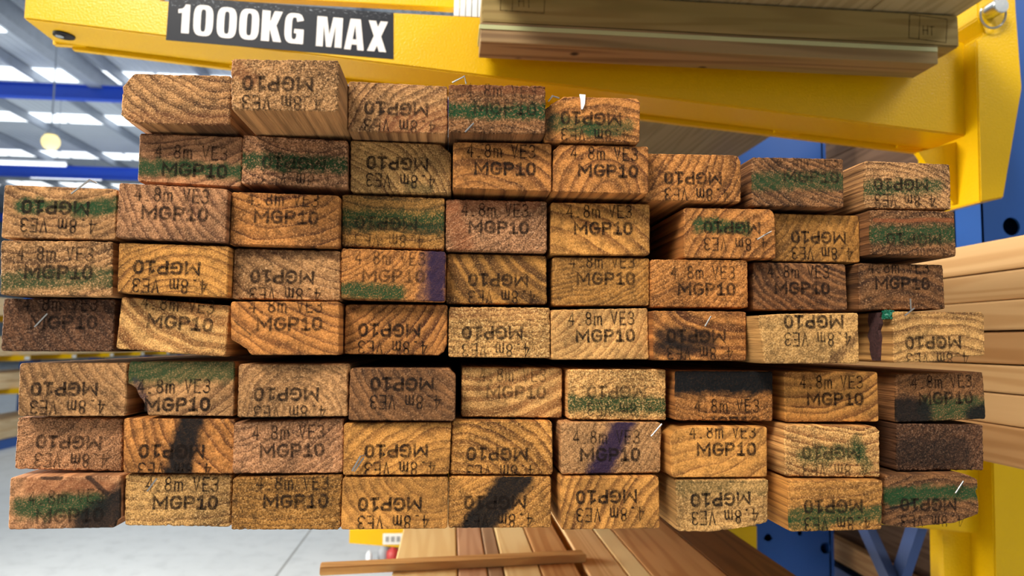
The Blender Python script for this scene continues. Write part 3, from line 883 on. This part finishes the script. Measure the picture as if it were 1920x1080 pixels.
BOARD_LEN = 4.8
for k, (q, D) in QUADS.items():
    tone, pith, sp, con, rough, stamp, stains, wires, look = B[k]
    bb = bounds(poly[k])
    c = Vector(((bb[0] + bb[1]) / 2, D, (bb[2] + bb[3]) / 2))
    to_mm = lambda x, y: ((on_y(x, y, D).x - c.x) * 1000, (on_y(x, y, D).z - c.z) * 1000)
    st = []
    for kind, a, b, hw, s in stains:
        st.append((kind, to_mm(*a), to_mm(*b), hw * D / F * 1000, s))
    mat = timber_material('sawn_pine_' + k.lower(), tone, pith, sp, con, rough, st)
    P = [p - Vector((c.x, c.z)) for p in poly[k]]
    P = dense(rounded(P, 0.0028), 0.0022)
    n = len(P)
    amp = 0.00018 + 0.00055 * rough
    cen = Vector((0, 0))
    bm = bmesh.new()
    loops = []
    jit = [random.gauss(0, 1) for _ in range(n)]
    for y, inset, ja in ((0.0, 0.0008, 1.0), (0.0009, 0.00012, 1.0), (0.010, 0.00012, 0.0), (0.025, 0.00005, 0.0), (BOARD_LEN, 0.00005, 0.0)):
        lp_ = []
        for i in range(n):
            t = (P[(i + 1) % n] - P[i - 1])
            nr = Vector((t.y, -t.x))
            if nr.length > 0:
                nr.normalize()
            if nr.dot(P[i] - cen) < 0 and len(SHAPE.get(k, ())) == 0:
                nr = -nr
            area_sign = sum(P[j].x * P[(j + 1) % n].y - P[(j + 1) % n].x * P[j].y for j in range(n)) if i == 0 and y == 0.0 else None
            if area_sign is not None:
                orient = 1 if area_sign > 0 else -1
            nr = Vector((t.y, -t.x)).normalized() * orient if t.length > 0 else nr
            off = -inset - ja * abs(jit[i]) * amp * (1 if y < 0.0005 else 0.6)
            p = P[i] + nr * off
            lp_.append(bm.verts.new((p.x, y + (ja * random.gauss(0, 0.00025) * rough if y < 0.0005 else 0), p.y)))
        loops.append(lp_)
    for a, b in zip(loops, loops[1:]):
        for i in range(n):
            bm.faces.new((a[i], a[(i + 1) % n], b[(i + 1) % n], b[i]))
    bm.faces.new(loops[0])
    bm.faces.new(loops[-1][::-1])
    bmesh.ops.recalc_face_normals(bm, faces=bm.faces[:])
    o = link('timber_board', bm, mat)
    o.location = c
    row = [x for x in QUADS if x[0] == k[0]]
    i = row.index(k)
    place = ('leftmost, ' if i == 0 else 'rightmost, ' if i == len(row) - 1 else ORD[i] + ' from left, ') + ROWS[k[0]]
    tag(o, look + ', ' + place, 'timber', 'sawn framing timbers in the stack')
    if stamp:
        way, sx_, sy_, inkn = stamp
        mx, mz = to_mm(sx_, sy_)
        TLc, TRc = on_y(*q[0], D), on_y(*q[1], D)
        BLc, BRc = on_y(*q[3], D), on_y(*q[2], D)
        tilt = 0.5 * (math.atan2(TRc.z - TLc.z, TRc.x - TLc.x) + math.atan2(BRc.z - BLc.z, BRc.x - BLc.x))
        x0, x1, z0, z1 = bounds(P)
        sb = stamp_mesh(mx / 1000, mz / 1000, way == 'd', tilt + random.uniform(-.006, .006), -0.0005, (x0 + .001, x1 - .001, z0 + .001, z1 - .001))
        so = link('grade_stamp', sb, INKS[inkn])
        so.parent = o
    for wpts in wires:
        bm = bmesh.new()
        m_ = len(wpts)
        pts = []
        for j, (x, y) in enumerate(wpts):
            t = 0 if m_ == 1 else j / (m_ - 1)
            pts.append(on_y(x, y, D - 0.0012 - 0.006 * math.sin(math.pi * (0.15 + 0.75 * t))) - c)
        tube(bm, pts, 0.00075, 10)
        so = link('staple', bm, M_wire)
        so.parent = o
        so['label'] = 'bright steel staple wire'
    if k == 'A5':                       # flattened white staple tag on the top edge
        bm = bmesh.new()
        pr = [(1086, 178), (1097, 179), (1096, 196), (1092, 206), (1089, 206), (1088, 190)]
        pts = [on_y(x, y, D) - c for x, y in pr]
        prism_xz(bm, [(p.x, p.z) for p in pts], -0.0022, -0.0006)
        so = link('white_tag', bm, M_white)
        so.parent = o
    if k == 'E9':                       # bark left on the narrow side, and a scrap of green plastic
        x0 = min(p.x for p in P)
        bm = bmesh.new()
        out_ = [(.012, .0226), (.020, .0226), (.031, .0224), (.034, .015), (.031, .008), (.035, .001), (.031, -.006), (.032, -.012), (.030, -.019), (.027, -.0222), (.019, -.0222), (.018, -.016), (.0175, -.008), (.016, -.001), (.018, .006), (.0145, .012), (.015, .018)]
        fa_ = [bm.verts.new((x0 - .0022 - .0012 * random.random(), y, z)) for y, z in out_]
        fb_ = [bm.verts.new((x0 + .0004, y, z)) for y, z in out_]
        bm.faces.new(fa_)
        bm.faces.new(fb_[::-1])
        for i_ in range(len(out_)):
            j_ = (i_ + 1) % len(out_)
            bm.faces.new((fa_[i_], fb_[i_], fb_[j_], fa_[j_]))
        bmesh.ops.recalc_face_normals(bm, faces=bm.faces[:])
        so = link('bark_strip', bm, M_bark)
        so.parent = o
        bm = bmesh.new()
        add_box(bm, x0 - 0.004, x0 + 0.003, 0.001, 0.009, 0.0165, 0.0235, 0.001)
        bmesh.ops.subdivide_edges(bm, edges=bm.edges[:], cuts=2, use_grid_fill=True)
        for v in bm.verts:
            v.co += Vector((random.gauss(0, .0006), random.gauss(0, .0006), random.gauss(0, .0006)))
        so = link('plastic_scrap', bm, M_tuft)
        so.parent = o

# ------------------------------------------------------------------ laths between the two packs
SP0, SP1 = EYE.z - 0.0185, EYE.z - 0.0150
for i, Y in enumerate((1.38, 3.2)):
    tag(box('spacer_lath', -0.36, 0.48, Y, Y + 0.06, SP0, SP1, M_walnut),
        ('thin dark lath in the gap between fifth and sixth rows, nearer one', 'thin dark lath in the gap between fifth and sixth rows, farther one')[i], 'lath', 'laths between the packs')

# ------------------------------------------------------------------ cantilever arms and rack frame
ARM_Y0, ARM_Y1 = 1.35, 1.475


UP = EYE.z + 0.636
LOW = EYE.z - 0.1640
CHEEK = [(p.x, p.z - UP) for p in (on_y(x, y, 1.312) for x, y in ((1830, -70), (1902, -70), (1906, 20), (1917, 165), (1882, 371), (1838, 379), (1831, 76), (1846, 62), (1834, 34)))]
WEB = [(p.x, p.z - UP) for p in (on_y(x, y, 1.375) for x, y in ((1722, 285), (1809, 262), (1814, 381), (1788, 382)))]


def ring_block(a0, a1, n):
    o, i_ = arc(.5, .5, .5, .5, a0, a1, n, .62), arc(.5, .5, .13, .36, a0, a1, n, .5)
    return [[o[k], o[k + 1], i_[k + 1], i_[k]] for k in range(n)]


BLOCK = {   # heavy condensed capitals, as polygons in a unit box
    '1': [[(.32, 0), (.88, 0), (.88, 1), (.55, 1), (.46, .90), (.30, .84), (.04, .82), (.04, .68), (.32, .70)]],
    '0': ring_block(0, 360, 28),
    'K': [[(0, 0), (.40, 0), (.40, 1), (0, 1)], [(.40, .42), (.60, 0), (1, 0), (.72, .53), (1, 1), (.60, 1), (.40, .62)]],
    'G': ring_block(22, 322, 26) + [[(.63, 0), (1, 0), (1, .48), (.5, .48), (.5, .34), (.63, .34)]],
    'M': [[(0, 0), (.27, 0), (.27, 1), (0, 1)], [(.73, 0), (1, 0), (1, 1), (.73, 1)], [(.27, .72), (.40, 0), (.60, 0), (.73, .72), (.73, 1), (.62, 1), (.5, .42), (.38, 1), (.27, 1)]],
    'A': [[(0, 0), (.33, 0), (.5, .80), (.5, 1), (.24, 1)], [(.67, 0), (1, 0), (.76, 1), (.5, 1), (.5, .80)], [(.37, .17), (.63, .17), (.595, .34), (.405, .34)]],
    'X': [[(0, 0), (.38, 0), (1, 1), (.62, 1)], [(.62, 0), (1, 0), (.38, 1), (0, 1)]],
}

LOW_WEB = [(p.x, p.z - LOW) for p in (on_y(x, y, 1.375) for x, y in ((1766, 985), (1840, 985), (1846, 1200), (1776, 1200)))]


def rack_arm(label, ztop, with_sign, tip, web):
    """tapered arm, bracket cheeks and web; ztop is the height its load rests on"""
    root = bpy.data.objects.new('cantilever_arm', None)
    C.objects.link(root)
    root.location = (1.06, ARM_Y0, ztop)
    tag(root, label, 'rack arm', 'yellow cantilever arms of the near rack')
    end = CHEEK[0][0] - .0005
    bm = bmesh.new()
    prism_xz(bm, [(tip, ztop), (end, ztop), (end, ztop - 0.2), (tip, ztop - 0.049)], ARM_Y0, ARM_Y1 - 0.018)
    bmesh.ops.bevel(bm, geom=bm.edges[:], offset=0.003, segments=2, affect='EDGES')
    link('arm_beam', bm, M_yellow, root)
    bm = bmesh.new()
    prism_xz(bm, [(tip + .03, ztop - .002), (end, ztop - .002), (end, ztop - 0.208), (tip + .03, ztop - 0.058)], ARM_Y1 - 0.012, ARM_Y1)
    link('rear_flange', bm, M_yellow, root)
    bm = bmesh.new()                     # welds that bridge the slot between beam and flange
    for t in (0.015, 0.2, 0.42, 0.62, 0.82, 0.97):
        x = tip + (end - tip) * t
        zz = ztop - 0.049 - 0.151 * t
        add_box(bm, x - .03, x + .03, ARM_Y1 - .022, ARM_Y1 - .008, zz - .002, zz + .02)
    link('weld_seam', bm, M_yellow, root)
    # solid bracket cheek at the arm's root, web below
    bm = bmesh.new()
    prism_xz(bm, [(x, ztop + z) for x, z in CHEEK], 1.312, 1.50)
    bmesh.ops.bevel(bm, geom=bm.edges[:], offset=0.0025, segments=2, affect='EDGES')
    link('bracket_cheek', bm, M_yellow, root)
    bm = bmesh.new()
    prism_xz(bm, [(x, ztop + z) for x, z in web], 1.375, 1.39)
    link('bracket_web', bm, M_yellow, root)
    # pin with a wire ring
    pq = on_y(1878, 8, 1.278)
    pc = Vector((pq.x, 1.312, ztop + pq.z - UP))
    bm = bmesh.new()
    tube(bm, [pc + Vector((0, -.034, 0)), pc + Vector((0, .15, 0))], .0165, 28)
    bmesh.ops.bevel(bm, geom=[e for e in bm.edges if len(e.link_faces) == 2 and any(len(f.verts) > 10 for f in e.link_faces)], offset=.0015, segments=2, affect='EDGES')
    pin = link('locking_pin', bm, M_chrome, root)
    pin['label'] = 'zinc plated round pin'
    bm = bmesh.new()
    rc = pc + Vector((-.004, -.012, -.012))
    ring = [rc + Vector((.027 * math.cos(a), -.010 * (1 + math.sin(a)) * .4, .027 * math.sin(a))) for a in [math.radians(-200 + 220 * i / 26) for i in range(27)]]
    tube(bm, ring, .0022, 8)
    rg = link('pin_ring', bm, M_wire)
    rg.parent = pin
    # dark disc painted as the shaded bolt hole under the tip, plus bolt head
    bm = bmesh.new()
    bc = on_y(120, 68, 1.405)
    bc.x = tip + (bc.x + .80)
    bc.z = ztop - 0.049 - 0.151 * (bc.x - tip) / (end - tip)
    tube(bm, [bc + Vector((0, 0, -.0035)), bc + Vector((0, 0, .01))], .019, 24)
    bo = link('bolt_hole_disc', bm, M_black_hole, root)
    bm = bmesh.new()
    tube(bm, [bc + Vector((-.006, -.004, -.006)), bc + Vector((-.006, -.004, .0))], .008, 6)
    bh = link('bolt_head', bm, M_chrome)
    bh.parent = bo
    if with_sign:
        cs = [on_y(x, y, ARM_Y0 - .0008) for x, y in ((317, -8), (738, 24), (738, 111), (311, 75))]
        bm = bmesh.new()
        prism_xz(bm, [(p.x, p.z) for p in cs], ARM_Y0 - .0008, ARM_Y0 + .0002)
        sg = link('load_sign', bm, M_sticker, root)
        sg['label'] = 'dark grey load limit sticker'
        bm = bmesh.new()

        def put(p):
            q_ = on_y(p.x, p.y, ARM_Y0 - .0014)
            return (q_.x, q_.y, q_.z)
        # block letters: each one's lower left and upper left corner in the frame, its width and stroke
        for ch, xb, yb, yt, wd, th in (('1', 331, 61, 7, 26, 16), ('0', 361, 66, 8, 37, 14), ('0', 405, 70, 12, 37, 14), ('0', 447, 73, 15, 37, 14), ('K', 489, 76, 19, 38, 15), ('G', 532, 80, 23, 36, 13), ('M', 592, 86, 30, 48, 13), ('A', 645, 92, 34, 37, 13), ('X', 688, 95, 38, 36, 15)):
            sl = 0.085
            h_ = yb - yt

            def block(p, lift):
                xx, yy = p[0] * wd, p[1] * h_
                c_ = Vector(put(Vector((xb + xx + yy * 0.06, yb - yy + xx * sl))))
                return bm.verts.new(c_ + Vector((0, -lift, 0)))
            for ip, pl in enumerate(BLOCK[ch]):
                lift = 0 if ch in '0' or (ch == 'G' and ip < 26) else 2e-5 * (1 + ip % 7)
                bm.faces.new([block(p, lift) for p in pl])
        for f in bm.faces:
            f.normal_update()
            if f.normal.y > 0:
                f.normal_flip()
        lt = link('sign_lettering', bm, M_letters)
        lt.parent = sg
        lt['label'] = 'white block capitals'
        bm = bmesh.new()
        add_box(bm, -0.66, 0.068, 1.45, 1.474, ztop + .064, ztop + .135, .002)
        add_box(bm, -0.65, -0.60, 1.45, 1.474, ztop - .01, ztop + .07)
        link('back_rail', bm, M_yellow, root)
    return root


rack_arm('yellow cantilever arm with a load limit sign, above the stacked timber', UP, True, -0.80, WEB)
rack_arm('yellow cantilever arm under the stacked timber, bare front', LOW, False, -0.44, LOW_WEB)

frame = bpy.data.objects.new('timber_rack', None)
C.objects.link(frame)
frame.location = (1.2, 1.5, 0)
tag(frame, 'blue steel rack frame of punched posts and vee braces behind yellow brackets', 'rack')


def punched_post(x0, x1, y0, y1, z1, holes):
    """hollow post; the front sheet is pierced by round holes at (x, z, radius)"""
    bm = bmesh.new()
    xs = sorted({x0, x1} | {h[0] - h[2] * 1.6 for h in holes} | {h[0] + h[2] * 1.6 for h in holes})
    zs = sorted({0.0, z1} | {h[1] - h[2] * 1.6 for h in holes} | {h[1] + h[2] * 1.6 for h in holes})
    for i in range(len(xs) - 1):
        for j in range(len(zs) - 1):
            a, b, c_, d = xs[i], xs[i + 1], zs[j], zs[j + 1]
            hit = [h for h in holes if a < h[0] < b and c_ < h[1] < d]
            V = [bm.verts.new((x, y0, z)) for x, z in ((a, c_), (b, c_), (b, d), (a, d))]
            if not hit:
                bm.faces.new(V)
                continue
            hx, hz, hr = hit[0]
            N = 24
            rim = [bm.verts.new((hx + hr * math.cos(math.radians(-135 + 360 * t / N)), y0, hz + hr * math.sin(math.radians(-135 + 360 * t / N)))) for t in range(N)]
            inn = [bm.verts.new((v.co.x, y0 + .006, v.co.z)) for v in rim]
            for s in range(4):
                seg = [rim[(s * 6 + t) % N] for t in range(7)]
                bm.faces.new([V[s], V[(s + 1) % 4]] + seg[::-1])
            for t in range(N):
                bm.faces.new((rim[t], rim[(t + 1) % N], inn[(t + 1) % N], inn[t]))
    add_box(bm, x0, x0 + .006, y0, y1, 0, z1)
    add_box(bm, x1 - .006, x1, y0, y1, 0, z1)
    add_box(bm, x0, x1, y1 - .006, y1, 0, z1)
    bmesh.ops.remove_doubles(bm, verts=bm.verts[:], dist=1e-5)
    return bm


def at(px, py, Y):
    p = on_y(px, py, Y)
    return p.x, p.z


near_holes = [at(1885, 427, 1.52) + (.021,)]
x_, z_ = near_holes[0][:2]
near_holes += [(x_, z_ + dz, .021) for dz in (-.75, -.5, .5, .75, 1.0)]
link('post', punched_post(on_y(1840, 430, 1.502).x, 1.42, 1.502, 1.59, 4.2, near_holes), M_blue, frame)
far_holes = [at(1548, 1028, 2.42) + (.019,), at(1440, 1008, 2.42) + (.013,), at(1551, 1081, 2.42) + (.019,), at(1500, 1000, 2.42) + (.009,)]
far_holes = [h for i, h in enumerate(far_holes) if i != 2]
link('post', punched_post(1.0, 1.325, 2.42, 2.58, 4.2, far_holes + [(far_holes[0][0], far_holes[0][1] - .115, .019)]), M_blue, frame)


def brace(a, b, wd):
    bm = bmesh.new()
    a, b = Vector(a), Vector(b)
    d = (b - a).normalized()
    s = Vector((1, 0, 0))
    t = d.cross(s)
    vs = []
    for p in (a, b):
        vs.append([bm.verts.new(p + s * sx_ * .012 + t * tz * wd / 2) for sx_, tz in ((-1, -1), (1, -1), (1, 1), (-1, 1))])
    for i in range(4):
        bm.faces.new((vs[0][i], vs[0][(i + 1) % 4], vs[1][(i + 1) % 4], vs[1][i]))
    bm.faces.new(vs[0][::-1])
    bm.faces.new(vs[1])
    bmesh.ops.recalc_face_normals(bm, faces=bm.faces[:])
    return link('brace', bm, M_brace, frame)


BX = 1.06
pa, pb, pc_ = on_x(1622, 985, BX), on_x(1668, 1085, BX + .0), on_x(1700, 985, BX)
brace(pa + (pa - pb) * 3.2, pb + (pb - pa) * .25, .036)
brace(pc_ + (pc_ - pb) * .35 + Vector((.026, 0, 0)), pb + (pb - pc_) * .3 + Vector((.026, 0, 0)), .036)

# ------------------------------------------------------------------ the pack that lies on the upper arm
n_b = 5
for i in range(n_b):
    x0 = 0.055 + i * 0.181
    x1 = 0.958 if i == n_b - 1 else x0 + 0.1800
    tag(box('pine_board', x0, x1, 0.86, 4.9, UP + .0008, UP + .045, M_under, None, .002),
        ['wide weathered board of the overhead pack, leftmost underside', 'wide weathered board of the overhead pack, second underside from left', 'wide weathered board of the overhead pack, middle underside', 'wide weathered board of the overhead pack, second underside from right', 'wide weathered board of the overhead pack with a pale right edge'][i],
        'board', 'boards of the overhead pack')
for i in range(5):
    x0 = -0.006 + i * 0.0118
    tag(box('white_batten', x0, x0 + .0105, 1.352, 4.6, UP + .0005, UP + .058, M_white, None, .001),
        ['thin white primed batten on edge on the yellow arm, leftmost', 'thin white primed batten on edge on the yellow arm, second from left', 'thin white primed batten on edge on the yellow arm, middle one', 'thin white primed batten on edge on the yellow arm, second from right', 'thin white primed batten on edge on the yellow arm, rightmost'][i], 'batten', 'white battens on the upper arm')

# timber bearer strapped under the front of that pack
BY = 1.235
lx = on_y(903, 40, BY).x
bz = on_y(1280, 62, BY).z
bm = bmesh.new()
prism_xz(bm, [(lx, bz), (0.952, bz), (0.952, UP - .0025), (lx, UP - .0025)], BY, BY + .09)
bmesh.ops.bevel(bm, geom=bm.edges[:], offset=.003, segments=2, affect='EDGES')
br = link('timber_bearer', bm, M_bearer)
recentre(br, (0.5, BY + .045, bz))
tag(br, 'greenish treated timber bearer with branded marks in front of the yellow arm', 'timber')
zb = on_y(1280, 98, BY).z
lb = box('timber_batten', lx - .002, 0.905, BY - .004, BY + .07, zb, bz - .0004, M_batten, None, .002)
recentre(lb, (0.5, BY + .03, zb))
tag(lb, 'mottled brown batten strapped under the greenish bearer', 'timber')
bm = bmesh.new()
sz = bz - .0095
add_box(bm, lx - .004, 0.903, BY - .0062, BY - .0042, sz - .004, sz + .004, .0004)
add_box(bm, lx - .0042, lx - .0022, BY - .006, BY + .072, sz - .004, sz + .004)
st_ = link('strap', bm, M_strap, lb)
st_['label'] = 'pale green plastic strap'


def brand(px0, py0, px1, py1, px2, py2, words):
    """thin branded frame with a divider and letters on the bearer's face"""
    bm = bmesh.new()

    def put(p):
        q_ = on_y(p.x, p.y, BY - .0005)
        return (q_.x - 0.5, q_.y - BY - .045, q_.z - bz)
    ww, hh = px1 - px0, py2 - py1
    sl = (py1 - py0) / ww
    P4 = [(px0, py0), (px1, py1), (px1 - 2, py2), (px0 - 2, py0 + hh)]
    stroke(bm, P4, 1.6, True, put)
    xd = px0 + ww * .27
    stroke(bm, [(xd, py0 + sl * ww * .27), (xd - 2, py0 + sl * ww * .27 + hh)], 1.4, False, put)
    for ch, fx, fy, w_, h_ in words:
        for kind, pts in GLYPH[ch]:
            q2 = [(px0 + fx * ww + p[0] * w_, py0 + sl * fx * ww + fy * hh - p[1] * h_) for p in pts]
            stroke(bm, q2, 1.7, kind == 'c', put)
    for f in bm.faces:
        f.normal_update()
        if f.normal.y > 0:
            f.normal_flip()
    o = link('branded_mark', bm, M_burn)
    o.parent = br


brand(940, -20, 1022, -14, 1020, 25, [('H', .4, .76, 9, 20), ('T', .56, .78, 11, 20)])
brand(1706, 27, 1776, 36, 1774, 80, [('H', .36, .78, 8, 16), ('T', .52, .78, 9, 16)])

# ------------------------------------------------------------------ the pale pack on the right, beyond the stack
RZ = [.158, .112, .070, .026, -.022, -.062, -.107, -.1635]
RM = [M_pine_side, M_pine_side, M_pine_side, M_tan_side, M_pine_side, M_pine_side, M_tan_side]
RN = ['pale pine board on top of the right hand pack', 'pale pine board second from top in the right hand pack', 'pale pine board third from top in the right hand pack', 'tan pine board in the middle of the right hand pack', 'pine board third from bottom in the right hand pack', 'pine board second from bottom in the right hand pack', 'tan pine board at the bottom of the right hand pack']
for i in range(7):
    z1, z0 = EYE.z + RZ[i] - .0006, EYE.z + RZ[i + 1] + (.0016 if i in (2, 3) else .0006)
    dx = (0, .002, -.001, .003, 0, .002, -.001)[i]
    tag(box('pine_board', .78 + dx, .97, .45, 4.9, z0, z1, RM[i], None, .003), RN[i], 'board', 'boards of the right hand pack')

# ------------------------------------------------------------------ joists lying below
LZ = EYE.z - 0.40
J = [(-.093, .020, M_cream, 'cream joist at the left edge of the lower pack'), (.0215, .0725, M_mauve, 'narrow pinkish brown joist beside the cream joist'),
     (.074, .101, M_greybrown, 'narrow grey brown joist in the lower pack'), (.1025, .166, M_cream, 'cream joist right of the grey brown one'),
     (.1675, .234, M_tan, 'tan joist beside the dark gap in the lower pack'), (.249, .315, M_pine, 'pale joist just right of the dark gap'),
     (.317, .356, M_cream, 'narrow pale orange joist in the lower pack'), (.3575, .49, M_tan, 'broad tan joist in the lower pack'),
     (.4915, .613, M_brown, 'dark brown joist at the right edge of the lower pack')]
for x0, x1, mt, lb_ in J:
    tag(box('timber_joist', x0, x1, .75, 4.6, LZ - .18, LZ, mt, None, .003), lb_, 'timber', 'joists of the lower pack')
p, q = on_y(600, 1075, 1.285), on_y(1095, 1051, 1.341)
bm = bmesh.new()
a, b = Vector((p.x, 1.285, LZ + .0005)), Vector((q.x, 1.341, LZ + .0005))
d = (b - a).normalized()
s = Vector((-d.y, d.x, 0)) * .016
vs = [bm.verts.new(v) for v in (a - s, b - s, b + s, a + s)]
vt = [bm.verts.new(v.co + Vector((0, 0, .014))) for v in vs]
bm.faces.new(vs[::-1])
bm.faces.new(vt)
for i in range(4):
    bm.faces.new((vs[i], vs[(i + 1) % 4], vt[(i + 1) % 4], vt[i]))
bmesh.ops.bevel(bm, geom=bm.edges[:], offset=.0015, segments=2, affect='EDGES')
tag(link('timber_stick', bm, M_stick), 'thin pale stick lying across the joists of the lower pack', 'stick')

# arm of the far post that carries the joists
fa = bpy.data.objects.new('cantilever_arm', None)
C.objects.link(fa)
FT = LZ - .1805
fa.location = (1.0, 2.3, FT)
tag(fa, 'yellow arm tip with a small white label under the joists', 'rack arm')
bm = bmesh.new()
tx = on_y(655, 1000, 2.28).x
prism_xz(bm, [(tx, FT), (.999, FT), (.999, FT - .16), (tx, FT - .04)], 2.28, 2.40)
link('arm_beam', bm, M_yellow, fa)
bm = bmesh.new()
c0 = on_y(718, 1006, 2.279)
add_box(bm, c0.x, c0.x + .08, 2.2785, 2.2799, FT - .045, FT - .012)
lbm = link('arm_label', bm, M_white, fa)
lbm['label'] = 'white label'
bm = bmesh.new()
for i in range(4):
    add_box(bm, c0.x + .008 + i * .017, c0.x + .019 + i * .017, 2.2778, 2.2784, FT - .037, FT - .021)
lt = link('label_print', bm, M_grey)
lt.parent = lbm

# things on the floor behind
fp = on_y(722, 1040, 4.75)
o = box('carton', fp.x - .02, fp.x + .5, 4.75, 5.1, 0, .27, M_carton, None, .004)
tag(o, 'brown carton on the concrete under the yellow arm tip', 'box')


def can(name, px, Y, r, h, mat, label):
    X = on_y(px, 1050, Y).x
    bm = bmesh.new()
    prof = [(r * .9, 0), (r, .01), (r, h * .72), (r * .6, h * .88), (r * .35, h * .9), (r * .35, h)]
    rings = [[bm.verts.new((X + a * math.cos(2 * math.pi * k / 20), Y + a * math.sin(2 * math.pi * k / 20), z)) for k in range(20)] for a, z in prof]
    for u, v in zip(rings, rings[1:]):
        for k in range(20):
            bm.faces.new((u[k], u[(k + 1) % 20], v[(k + 1) % 20], v[k]))
    bm.faces.new(rings[0][::-1])
    bm.faces.new(rings[-1])
    bmesh.ops.recalc_face_normals(bm, faces=bm.faces[:])
    tag(link(name, bm, mat, None, True), label, 'bottle')


can('bottle', 719, 4.55, .035, .1, M_grey, 'small grey bottle on the floor before the carton')
can('bottle', 737, 4.5, .04, .1, M_red, 'small red bottle on the floor before the carton')
can('bottle', 692, 4.5, .018, .08, M_white, 'small white bottle on the floor left of the carton')

# ------------------------------------------------------------------ brown stacks behind the rack
def stack(x0, x1, y0, y1, zs, mat, labels, group, name='timber_beam'):
    for i in range(len(zs) - 1):
        tag(box(name, x0, x1, y0, y1, zs[i] + .001, zs[i + 1] - .001, mat, None, .004), labels[i], 'timber', group)


zq = lambda px, py, X: on_x(px, py, X).z
u0 = zq(1650, 345, 1.46)
stack(1.46, 1.9, 1.75, 5.5, [u0, u0 + .17, u0 + .34], M_walnut, ['knotty brown beam behind the bracket, lower of two', 'knotty brown beam behind the bracket, upper of two'], 'brown beams behind the upper bracket')
l0 = zq(1640, 1062, 1.46)
stack(1.46, 1.9, 1.75, 5.5, [l0 - .06, l0, l0 + .3, u0], M_walnut, ['thin brown beam low behind the blue braces', 'dark brown beam behind the blue braces', 'tall brown beam hidden mostly by the right hand pack'], 'brown beams behind the blue braces')
tag(box('timber_beam', 1.42, 1.455, 1.75, 5.2, l0 - .03, l0 + .045, M_tan), 'tan plank behind the blue braces above white floor', 'timber')
tag(box('rack_shelf', 1.43, 1.95, 1.8, 5.5, l0 - .10, l0 - .062, M_blue), 'blue shelf beam under the brown beams behind the braces', 'shelf')

# ------------------------------------------------------------------ the rack across the aisle
FX = -5.3
fl = bpy.data.objects.new('storage_rack', None)
C.objects.link(fl)
fl.location = (FX - .9, 11, 0)
tag(fl, 'blue storage rack base across the aisle at far left', 'rack')
bm = bmesh.new()
add_box(bm, FX - .75, FX - .02, 6.5, 19, 0, .12, .005)
link('base_rail', bm, M_blue, fl)
for Y in range(7, 20, 2):
    bm = bmesh.new()
    add_box(bm, FX - .95, FX - .76, Y, Y + .2, 0, 3.0)
    link('post', bm, M_blue, fl)
LV = [.43, .72, 1.12, 1.60]
names = ['lowest', 'second', 'third', 'top']
for li, z in enumerate(LV):
    if li > 0:
        for j in range(11):
            Y = 7.0 + j * 1.1
            ar = bpy.data.objects.new('far_rack_arm', None)
            C.objects.link(ar)
            ar.location = (FX, Y, z)
            tag(ar, 'yellow arm of the rack across the aisle, %s level' % ['', 'low', 'middle', 'high'][li], 'rack arm', 'far arms at the %s level' % ['', 'low', 'middle', 'high'][li])
            bm = bmesh.new()
            prism_xz(bm, [(FX - .75, z), (FX + .12, z), (FX + .12, z - .06), (FX - .75, z - .1)], Y, Y + .14)
            link('arm_beam', bm, M_yellow, ar)
            bm = bmesh.new()
            add_box(bm, FX + .1205, FX + .1225, Y + .02, Y + .12, z - .05, z - .012)
            link('arm_label', bm, M_white, ar)
    zz = .125 if li == 0 else z + .002
    hts = [(.10, .115), (.09, .10), (.11, .12), (.11, .1)][li]
    for r_ in range(2):
        lbl = '%s pale timber bundle of the far rack, %s level' % (('lower', 'upper')[r_], names[li])
        tag(box('timber_bundle', FX - .6, FX - (.01, .03)[r_], 6.6, 18.6, zz, zz + hts[r_] - .004, M_far, None, .004), lbl, 'timber', 'timber in the rack across the aisle')
        zz += hts[r_]
